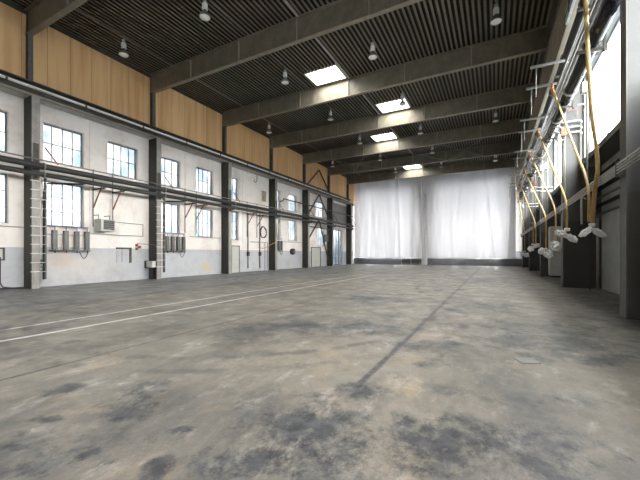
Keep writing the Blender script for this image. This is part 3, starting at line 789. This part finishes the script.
# pipes and coil of bay three
for (y, z0, z1, l) in ((22.0, .3, 5.0, 'dark vertical wall pipe right of the small pale door'), (23.6, .25, 5.1, 'dark vertical wall pipe behind the coiled hose')):
    o = MB().tube([(XW + .1, y, z1), (XW + .1, y, z0)], .04, 8).build('vertical_pipe', 'dark_steel', smooth=True); tag(o, l, 'pipe')
    MB().box(XW + .04, XW + .22, y - .1, y + .1, 1.35, 1.7).build('valve', 'dark_steel', o, bevel=.02)
hc = thing('coiled_hose', (XW + .25, 23.9, 3.45), 'coil of black hose hanging on the left wall before the fourth column', 'hose')
pts = []
for q in range(60):
    a = q * .42; pts.append((.04 * math.sin(q * .9), (.42 + .03 * math.sin(q)) * math.cos(a), (.50 + .03 * math.cos(q * 1.3)) * math.sin(a)))
MB().tube(pts, .035, 6).build('coil', 'black_rubber', hc)
MB().tube([(-.2, 0, .55), (.1, 0, .5), (.1, 0, .56)], .02, 6).build('hook', 'mid_steel', hc)
pf = thing('tube_rack', (XW, 0, 0), 'purple-grey pipe frame against the wall just left of the fourth column', 'frame')
MB().tube([(.2, 22.2, 2.55), (.2, 24.6, 2.55), (.2, 24.62, .1)], .03, 8).tube([(.2, 24.2, 2.55), (.2, 24.2, .05)], .03, 8).build('frame_tube', 'purple', pf)
hk = thing('cable_hook', (XW, 23.2, 8.0), 'small black cable loop hanging high on the white wall of the third bay', 'cable')
MB().tube([(.1, 0, .45), (.1, .0, 0), (.12, -.2, -.25), (.12, -.45, -.2), (.12, -.3, -.02)], .025, 6).build('cable_loop', 'black_rubber', hk)
ns = MB().box(XW + .005, XW + .03, 24.0, 24.6, EYE + 4.75, EYE + 5.7).build('notice_board', 'tan_panel'); tag(ns, 'small tan board high on the wall left of the fourth column', 'board')
# yellow hose on fourth column
pts = [(XW + .15, 23.4, 2.1), (XW + .2, 23.9, 2.0), (XW + .3, 24.5, 2.2), (XC + .25, 24.9, 2.6), (XC + .2, 25.2, 3.3), (XC + .2, 25.4, 4.2), (XC + .25, 25.6, 4.7)]
yh = MB().tube(pts, .035, 8).build('air_hose', 'yellow_hose', smooth=True); tag(yh, 'yellow-brown hose drooping around the fourth left column', 'hose')
hr = thing('hose_reel', (XW, 28.9, 1.75), 'black hose reel on the wall before the fifth left column', 'hose reel')
MB().tube([(.08, 0, 0), (.32, 0, 0)], .32, 20).build('drum', 'black_rubber', hr, True)
MB().tube([(.3, 0, 0), (.37, 0, 0)], .12, 12).build('hub', 'mid_steel', hr, True)
MB().box(0, .08, -.2, .2, -.2, .2).build('mount', 'dark_steel', hr)
eb = MB().box(XW + .005, XW + .35, 36.2, 36.9, 3.0, 3.9).build('control_cabinet', 'grey_metal', bevel=.03); tag(eb, 'small dark grey cabinet on the wall behind the cross bracing', 'cabinet')
up = MB().box(XW + .005, XW + .12, 37.6, 43.0, EYE + 4.0, EYE + 6.6).build('cladding_panel', 'mid_steel'); tag(up, 'grey sheet panel above the glazed gate in the last bay', 'panel')

# ------------------------------------------------------------------ right piers
pn = ['nearest concrete pier, cut by the right edge of the photo', 'second right pier, beside the tall pale cabinet', 'third right pier from the camera', 'fourth right pier from the camera', 'farthest right pier next to the white sheet']
def pier():
    o = thing('concrete_pier', (0, 0, 0), pn[0], 'pier', 'concrete piers along the right wall')
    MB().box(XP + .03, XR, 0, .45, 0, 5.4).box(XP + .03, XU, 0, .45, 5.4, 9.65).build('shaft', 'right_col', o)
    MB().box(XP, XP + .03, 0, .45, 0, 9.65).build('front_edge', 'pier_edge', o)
    return o
p0 = pier()
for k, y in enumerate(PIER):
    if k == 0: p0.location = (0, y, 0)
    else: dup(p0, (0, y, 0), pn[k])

# pipe bundle on the right
pb = [('insulated_pipe', 'pipe_black', 2.47, EYE + 6.05, .19, 'very thick glossy black pipe, lowest of the right bundle'),
      ('steam_pipe', 'pipe_dark', 2.36, EYE + 7.28, .165, 'thick dark pipe in the middle of the right bundle'),
      ('steam_pipe', 'mid_steel', 2.42, EYE + 6.62, .10, 'medium grey pipe just above the thick black one on the right'),
      ('conduit_pipe', 'conduit', 2.235, EYE + 6.40, .035, 'thin shiny conduit hugging the thick black right pipe'),
      ('conduit_pipe', 'conduit', 2.245, EYE + 6.85, .035, 'thin shiny conduit between the two thick right pipes'),
      ('conduit_pipe', 'conduit', 2.30, EYE + 7.55, .04, 'thin conduit on top of the right pipe bundle'),
      ('steam_pipe', 'brown_steel', 2.45, EYE + 7.85, .07, 'brownish pipe, uppermost of the right bundle')]
for (nm, mt, x, z, r, l) in pb: pipe(nm, mt, x, z, Y0 + 2, 45.0, r, l, r > .05, 3.0)
for k, y in enumerate([7.5] + [12.0 + 4.15 * i for i in range(8)]):
    if y > 45: continue
    o = thing('pipe_cradle', (2.7, y, 0), 'steel cradle holding the right pipe bundle, %s from the camera' % (ORD[k] if k < 8 else 'farthest'), 'bracket', 'cradles of the right pipe bundle')
    MB().box(0, .06, -.05, .05, EYE + 5.7, 9.65).build('hanger', 'dark_steel', o)
    for z in (5.78, 7.03): MB().box(-.6, .0, -.04, .04, EYE + z, EYE + z + .07).build('arm', 'dark_steel', o)
    MB().box(.06, XU - 2.7, -.04, .04, EYE + 7.6, EYE + 7.68).build('wall_tie', 'dark_steel', o)

# arms with drop rods (pairs)
ay = [15.0, 16.85, 20.75, 22.7, 26.9, 28.8, 33.0, 34.9, 39.0, 41.0]
al = ['nearest', 'second', 'third', 'fourth', 'fifth', 'sixth', 'seventh', 'eighth', 'ninth', 'farthest']
for k, y in enumerate(ay):
    o = thing('hanger_arm', (0, y, EYE + 7.12), '%s pale arm sticking out of the right pipes, with a thin drop rod' % al[k], 'arm', 'pale hanger arms on the right pipe bundle')
    MB().box(1.2, 2.35, -.04, .04, -.04, .04).build('arm', 'light_steel', o)
    MB().tube([(1.38, 0, -.03), (1.38, 0, -1.15)], .02, 6).build('drop_rod', 'mid_steel', o)

# valve boxes and drop pipes cluttering the far part of the bundle
for k, y in enumerate((13.9, 17.9, 23.4, 25.6, 29.9, 31.8, 36.5, 38.0, 41.9)):
    o = thing('drop_pipe', (2.71, y, EYE + 6.3), '%s thin drop pipe with valve box between the right bundle and the conduits' % al[k], 'pipe', 'drop pipes below the right bundle')
    MB().tube([(-.02, 0, .35), (.0, .0, .0), (.0, 0, -4.1)], .03, 8).build('riser', 'conduit', o)
    MB().box(-.16, .04, -.12, .12, -.95 - .2 * (k % 3), -.6 - .2 * (k % 3)).build('valve_box', ['cabinet', 'rust', 'light_steel'][k % 3], o, bevel=.02)
    MB().tube([(-.25, 0, -1.3), (0, 0, -1.3), (0, .5, -1.35)], .025, 6).build('side_branch', 'light_steel', o)

# lower conduit rack on the right
for i, z in enumerate((EYE + 1.93, EYE + 2.0, EYE + 2.07, EYE + 2.14)):
    o = MB().tube([(2.60, Y0 + 6, z), (2.60, 45.2, z)], .02, 6).build('rack_conduit', 'light_steel')
    tag(o, ['lowest', 'second lowest', 'second highest', 'highest'][i] + ' of four parallel conduits along the right piers', 'conduit', 'four conduits along the right piers')
for k, y in enumerate(PIER):
    o = MB().box(2.58, XP + .01, y + .1, y + .16, EYE + 1.85, EYE + 2.22).build('rack_clip', 'dark_steel'); tag(o, 'small conduit clip on the ' + pn[k].split(',')[0], 'clip', 'clips holding the conduits to the right piers')

# recess pipes under the right windows
for i, (z, r, x, mt, l) in enumerate(((EYE + 3.35, .07, 3.95, 'pipe_black', 'highest dark pipe in the recess below the right windows'), (EYE + 2.75, .09, 3.95, 'pipe_black', 'thick dark pipe in the right recess, second from the top'),
        (EYE + 2.4, .05, 3.98, 'pipe_dark', 'slim dark pipe in the middle of the right recess'), (EYE + 2.05, .08, 3.95, 'pipe_black', 'thick dark pipe in the right recess, above the lowest'), (EYE + 1.7, .05, 3.98, 'pipe_dark', 'lowest dark pipe in the right recess'))):
    mb = MB()
    o = None
    for a, b_ in zip([Y0] + [p + .45 for p in PIER], PIER + [Y1]):
        mb.tube([(x, a, z), (x, b_, z)], r, 10)
    o = mb.build('recess_pipe', mt, smooth=True); tag(o, l, 'pipe', 'dark pipes in the right recess')
o = MB().tube([(3.95, 12.3, EYE + 1.1), (3.95, 14.6, EYE + 1.1)], .06, 10).build('white_pipe', 'white_paint', smooth=True); tag(o, 'short white pipe on the right wall before the nearest pier', 'pipe')
for y in (12.5, 14.4): MB().box(3.95, XR, y, y + .05, EYE + 1.07, EYE + 1.13).build('pipe_support', 'dark_steel', o)
vc = thing('valve_station', (XR - .01, 11.6, 0), 'dark valve station on the right wall partly behind the nearest pier', 'valve')
MB().box(-.3, 0, -.35, .15, EYE + 1.0, EYE + 1.45).build('casing', 'dark_steel', vc, bevel=.03)
MB().box(-.28, 0, -.1, .35, EYE + .55, EYE + .75).build('lower_casing', 'black_rubber', vc, bevel=.03)
for y in (-.3, 0, .25): MB().tube([(-.14, y, EYE + .6), (-.14, y, EYE + 2.6)], .05, 8).build('riser', 'pipe_black', vc, True)
wp = thing('wall_panel', (XR, 15.2, 0), 'pale grey electrical panel on the right wall between the first two piers', 'panel')
MB().box(-.12, 0, -1.0, .2, EYE + .7, EYE + 1.5).build('casing', 'cabinet', wp, bevel=.02)
# conduits along near face of the second pier
cp = thing('bent_conduits', (0, PIER[1] - .12, 0), 'stack of bent pale conduits across the upper face of the second right pier', 'conduit')
for i, z in enumerate((5.45, 5.7, 5.95)):
    MB().tube([(2.35, 0, EYE + z + .15), (2.75, 0, EYE + z), (3.30, 0, EYE + z + .0), (3.38, .0, EYE + z - .04), (3.42, .0, EYE + z - .12)], .045, 8).build('conduit_tube', 'light_steel', cp, True)
MB().tube([(2.5, 0, EYE + 6.35), (3.25, 0, EYE + 6.5), (3.25, 0, EYE + 6.2)], .02, 6).build('conduit_tube', 'rust', cp)
MB().tube([(3.36, 0, EYE + 5.8), (3.36, 0, EYE + 2.9)], .05, 8).build('drop_tube', 'dark_steel', cp)
# similar on far piers
for k in (2, 3):
    o = thing('bent_conduits', (0, PIER[k] - .12, 0), 'bent pale conduits across the upper face of the %s right pier' % ORD[k], 'conduit')
    for z in (4.2, 4.45): MB().tube([(2.35, 0, EYE + z + .1), (2.75, 0, EYE + z), (3.40, 0, EYE + z)], .04, 8).build('conduit_tube', 'light_steel', o, True)
tcab = thing('tall_cabinet', (3.42, 26.35, 0), 'tall narrow pale cabinet standing before the third right pier', 'cabinet')
MB().box(-.25, .35, -.35, .45, .12, 3.3).build('body', 'cabinet', tcab, bevel=.02)
MB().box(-.2, .3, -.3, .4, 0, .12).build('plinth', 'black_rubber', tcab)
MB().box(-.27, -.25, -.30, .40, .2, 3.2).build('door', 'cabinet', tcab)
vp = MB().tube([(3.85, 17.9, 0), (3.85, 17.9, EYE + 1.5)], .045, 8).build('vertical_pipe', 'mid_steel', smooth=True); tag(vp, 'grey vertical pipe at the wall beside the second right pier', 'pipe')
vp = MB().tube([(3.6, 17.95, 0), (3.62, 17.95, .9), (3.5, 17.97, EYE + .4), (3.62, 17.95, EYE + 1.8)], .03, 8).build('loose_cable', 'black_rubber', smooth=True); tag(vp, 'black loose cable against the second right pier', 'cable')
jb2 = thing('pale_box', (2.19, 13.4, EYE + 8.0), 'pale blue-grey box standing in for a bright glazed patch above the right pipes', 'box')  # pale box put in place of a bright framed pane above the pipes
MB().box(-.05, .05, -.7, .7, -.1, .45).build('casing', 'light_steel', jb2, bevel=.02)
MB().box(-.07, -.05, -.72, .72, .1, .14).box(-.07, -.05, -.05, .0, -.1, .45).build('seam', 'dark_steel', jb2)

# ------------------------------------------------------------------ hoses with bagged ends
def smoothpts(ctrl, n=8):
    """Catmull-Rom"""
    P = [Vector(c) for c in ctrl]; P = [P[0] * 2 - P[1]] + P + [P[-1] * 2 - P[-2]]; out = []
    for i in range(1, len(P) - 2):
        for q in range(n):
            t = q / n; a, b_, c, d = P[i-1], P[i], P[i+1], P[i+2]
            out.append(.5 * ((2 * b_) + (c - a) * t + (2 * a - 5 * b_ + 4 * c - d) * t * t + (3 * b_ - a - 3 * c + d) * t ** 3))
    out.append(P[-2]); return out
def hose(ctrl, r, label, mt='yellow_hose', lower=None):
    o = thing('supply_hose', ctrl[0], label, 'hose', 'yellow hoses hanging from the right pipes')
    base = Vector(ctrl[0]); pts = [p - base for p in smoothpts(ctrl)]
    MB().tube(pts, r, 8).build('hose_tube', mt, o, True)
    MB().tube([(0, 0, .12), (0, 0, -.25)], r * 1.5, 8).build('connector', 'orange', o, True)
    MB().box(-.14, .14, -.03, .03, .12, .17).box(-.04, .04, -.04, .04, .05, .16).build('valve_handle', 'light_steel', o)
    if lower: MB().tube([Vector(c) - base for c in smoothpts(lower)], r * 1.15, 8).build('sleeve', 'brown_hose', o, True)
    return o
def bag(x, y, z, s, label, lobes, seed):
    """crumpled film bag knotted round a hose end"""
    rnd = random.Random(seed)
    bm = bmesh.new()
    for (dx, dy, dz, sx, sy, sz, tilt) in lobes:
        m4 = Matrix.Translation((dx * s, dy * s, dz * s)) @ Matrix.Rotation(tilt, 4, 'Y') @ Matrix.Rotation(.46, 4, 'Z') @ Matrix.Diagonal((sx * s, sy * s, sz * s, 1))
        r = bmesh.ops.create_icosphere(bm, subdivisions=3, radius=1)
        ph = [rnd.uniform(0, 6) for _ in range(6)]
        for v in r['verts']:
            n = v.co.copy()
            k = 1 + .13 * math.sin(7 * n.x + ph[0] + 3 * n.z) + .18 * math.sin(9 * n.y + 5 * n.z + ph[1]) + .09 * math.sin(13 * n.z + 6 * n.x + ph[2]) + rnd.uniform(-.07, .07)
            v.co = m4 @ (n * k)
    me = bpy.data.meshes.new('plastic_bag'); bm.to_mesh(me); bm.free(); me.materials.append(M['bag'])
    o = bpy.data.objects.new('plastic_bag', me); COL.objects.link(o); o.location = (x, y, z)
    tag(o, label, 'bag', 'white film bags over the hose ends')
    MB().tube([(0, 0, .16 * s), (0, 0, .30 * s)], .11 * s, 8).build('knot', 'white_paint', o, True)
    return o
H = EYE
two = [(-.22, -.1, -.05, .26, .15, .12, -.7), (.24, .1, -.08, .26, .15, .12, .6)]
def drape(x, yt, zt, yb, zb, r, label):
    """straight slanting run from the pipe valve to the conduit rack, then a short drop"""
    xr = 2.48
    top = Vector((2.12, yt, H + zt)); rack = Vector((xr, yb, H + 2.1))
    pts = [top + (rack - top) * q for q in (0, .25, .5, .75, .93)]
    for q, p in zip((0, .25, .5, .75, .93), pts): p.z -= .05 * math.sin(math.pi * q)
    pts += [Vector((xr, yb - .05, H + 1.75)), Vector((xr, yb - .03, H + zb))]
    return hose([tuple(p) for p in pts], r, label)
hose([(2.10, 11.0, H + 7.9), (2.18, 11.2, H + 5.9), (2.38, 11.7, H + 4.0), (2.58, 12.0, H + 2.5), (2.54, 12.2, H + 1.6), (2.50, 12.2, H + .75)], .05, 'thick yellow-brown hose hanging down nearest the camera on the right', lower=[(2.585, 12.04, H + 2.3), (2.54, 12.2, H + 1.6), (2.50, 12.2, H + .8)])
bag(2.49, 12.2, H + .66, .72, 'white plastic bag pair tied to the thick hose nearest the camera', two, 1)
drape(0, 16.8, 6.95, 12.55, .95, .038, 'long slanting yellow hose meeting the thick hose near the camera')
drape(0, 21.9, 6.75, 16.0, .85, .038, 'slanting yellow hose ending at the bag in front of the second pier')
bag(2.50, 16.0, H + .74, .85, 'double white plastic bag in front of the second right pier', [(-.25, -.1, .05, .24, .17, .15, .3), (.17, .1, -.16, .28, .16, .13, .6)], 2)
drape(0, 26.8, 6.85, 18.7, .45, .038, 'slanting yellow hose ending left of the second pier')
bag(2.50, 18.7, H + .33, .8, 'crumpled white plastic bag just left of the second right pier', [(0, 0, .0, .24, .2, .24, .2), (-.14, -.1, .16, .15, .12, .15, .5)], 3)
drape(0, 31.4, 6.7, 22.0, .1, .038, 'slanting yellow hose ending before the tall pale cabinet')
bag(2.48, 22.0, H + .05, .85, 'crumpled white plastic bag hanging before the third right pier', [(-.2, 0, .1, .22, .18, .2, .3), (.12, 0, -.1, .26, .2, .24, -.3)], 4)
drape(0, 36.9, 6.7, 27.2, .7, .038, 'slanting yellow hose ending beside the third right pier')
bag(2.48, 28.9, H + .45, .95, 'white plastic bag hanging between the third and fourth right piers', [(-.15, 0, -.1, .22, .18, .2, .3), (.2, 0, .12, .26, .2, .16, -.3)], 5)
hose([(2.48, 28.9, H + 2.12), (2.48, 28.88, H + 1.3), (2.48, 28.9, H + .55)], .03, 'short yellow hose end hanging from the conduits beyond the third pier')
drape(0, 41.5, 6.7, 36.8, .1, .038, 'farthest slanting yellow hose next to the white sheet')
bag(2.48, 36.8, H - .05, 1.0, 'farthest white plastic bag near the foot of the right side', [(-.2, 0, 0, .24, .18, .16, .3), (.2, 0, -.08, .24, .2, .2, -.3)], 6)
hook = MB().tube([(XP, 14.2, H + 1.85), (2.62, 14.2, H + 1.95), (2.6, 14.15, H + 1.6), (2.6, 14.1, H + 1.0)], .03, 8).build('hose_hook', 'light_steel', smooth=True); tag(hook, 'pale curved hook beside the thick right hose', 'hook')

# ------------------------------------------------------------------ white sheets
def curtain(name, x0, x1, zb, zt, y, seed, label, dip=0):
    rnd = random.Random(seed); nx, nz = 150, 60
    mb = MB()
    folds = [(rnd.uniform(x0, x1), rnd.uniform(.15, .5), rnd.uniform(.05, .16) * rnd.choice((-1, 1)), rnd.uniform(-.05, .05)) for _ in range(34)]
    ph = [rnd.uniform(0, 6) for _ in range(5)]
    for j in range(nz + 1):
        tz = j / nz; z = zb + (zt - zb) * tz
        for i in range(nx + 1):
            x = x0 + (x1 - x0) * i / nx
            d = .05 * math.sin(x * 1.3 + ph[0] + z * .1) + .03 * math.sin(x * 3.1 + ph[1] - z * .25)
            for (fx, fw, fa, sl) in folds:
                xx = fx + sl * (zt - z) * 2
                d += fa * math.exp(-((x - xx) / fw) ** 2) * (.35 + .65 * math.sin(min(1, 1.25 - tz) * 1.9))
            # sagging tension folds
            d += .05 * math.sin(z * 1.7 + 2.2 * math.cos((x - x0) * .9 + ph[2])) * (1 - tz) * .7
            zz = z + (dip * math.sin(x * .8 + ph[3]) * .03 if j == 0 else 0)
            mb.v.append((x, y + d, zz))
    for j in range(nz):
        for i in range(nx):
            a = j * (nx + 1) + i; mb.f.append((a, a + 1, a + nx + 2, a + nx + 1))
    o = mb.build(name, 'sheet'); 
    for p in o.data.polygons: p.use_smooth = True
    so_ = o.modifiers.new('thickness', 'SOLIDIFY'); so_.thickness = .006
    tag(o, label, 'curtain'); return o
c1 = curtain('sheet_curtain', -18.6, -8.78, .95, EYE + 10.6, 46.0, 3, 'huge white sheet hanging across the left half of the hall end', 1)
c2 = curtain('sheet_curtain', -8.66, 2.2, .92, EYE + 10.6, 46.0, 5, 'huge white sheet hanging across the right half of the hall end', 1)
# loose edge of right sheet reaching to the floor
MBl = MB(); n = 14
for j in range(41):
    z = .03 + (9.5 - .03) * j / 40
    for i in range(n + 1):
        MBl.v.append((-8.75 + .75 * i / n + .05 * math.sin(z * .8), 45.75 + .08 * math.sin(i * 1.1 + z * .3), z))
for j in range(40):
    for i in range(n): a = j * (n + 1) + i; MBl.f.append((a, a + 1, a + n + 2, a + n + 1))
le = MBl.build('loose_edge', 'sheet', c2)
for p in le.data.polygons: p.use_smooth = True
rod = MB().tube([(-18.6, 46.0, EYE + 10.62), (2.2, 46.0, EYE + 10.62)], .04, 8).build('curtain_cable', 'dark_steel'); tag(rod, 'cable from which the white sheets hang, behind the last beam', 'cable')
for s_ in (): pass
st = MB().bar((-8.72, 46.7, .9), (-8.72, 46.7, 11.6), .22).build('end_post', 'mid_steel'); tag(st, 'grey post seen through the slit between the two white sheets', 'post')
cr = thing('low_barrier', (-10.0, 45.98, 0), 'low dark barrier at the foot of the slit between the sheets', 'barrier')
MB().box(-1.6, 1.1, 0, .08, .3, .75).build('board', 'dark_steel', cr)
for x in (-1.5, -.2, 1.0): MB().box(x - .04, x + .04, .0, .1, 0, .85).build('post', 'light_steel', cr)

# ------------------------------------------------------------------ floor plate
fp_r, fp_d, fx, fy = px2floor(527, 361)
pl = MB().box(-.13, .13, -.12, .12, 0, .012).build('floor_plate', 'mid_steel'); pl.location = (fx, fy, 0); pl.rotation_euler = (0, 0, .4)
tag(pl, 'small grey metal plate lying on the floor at the right', 'plate')
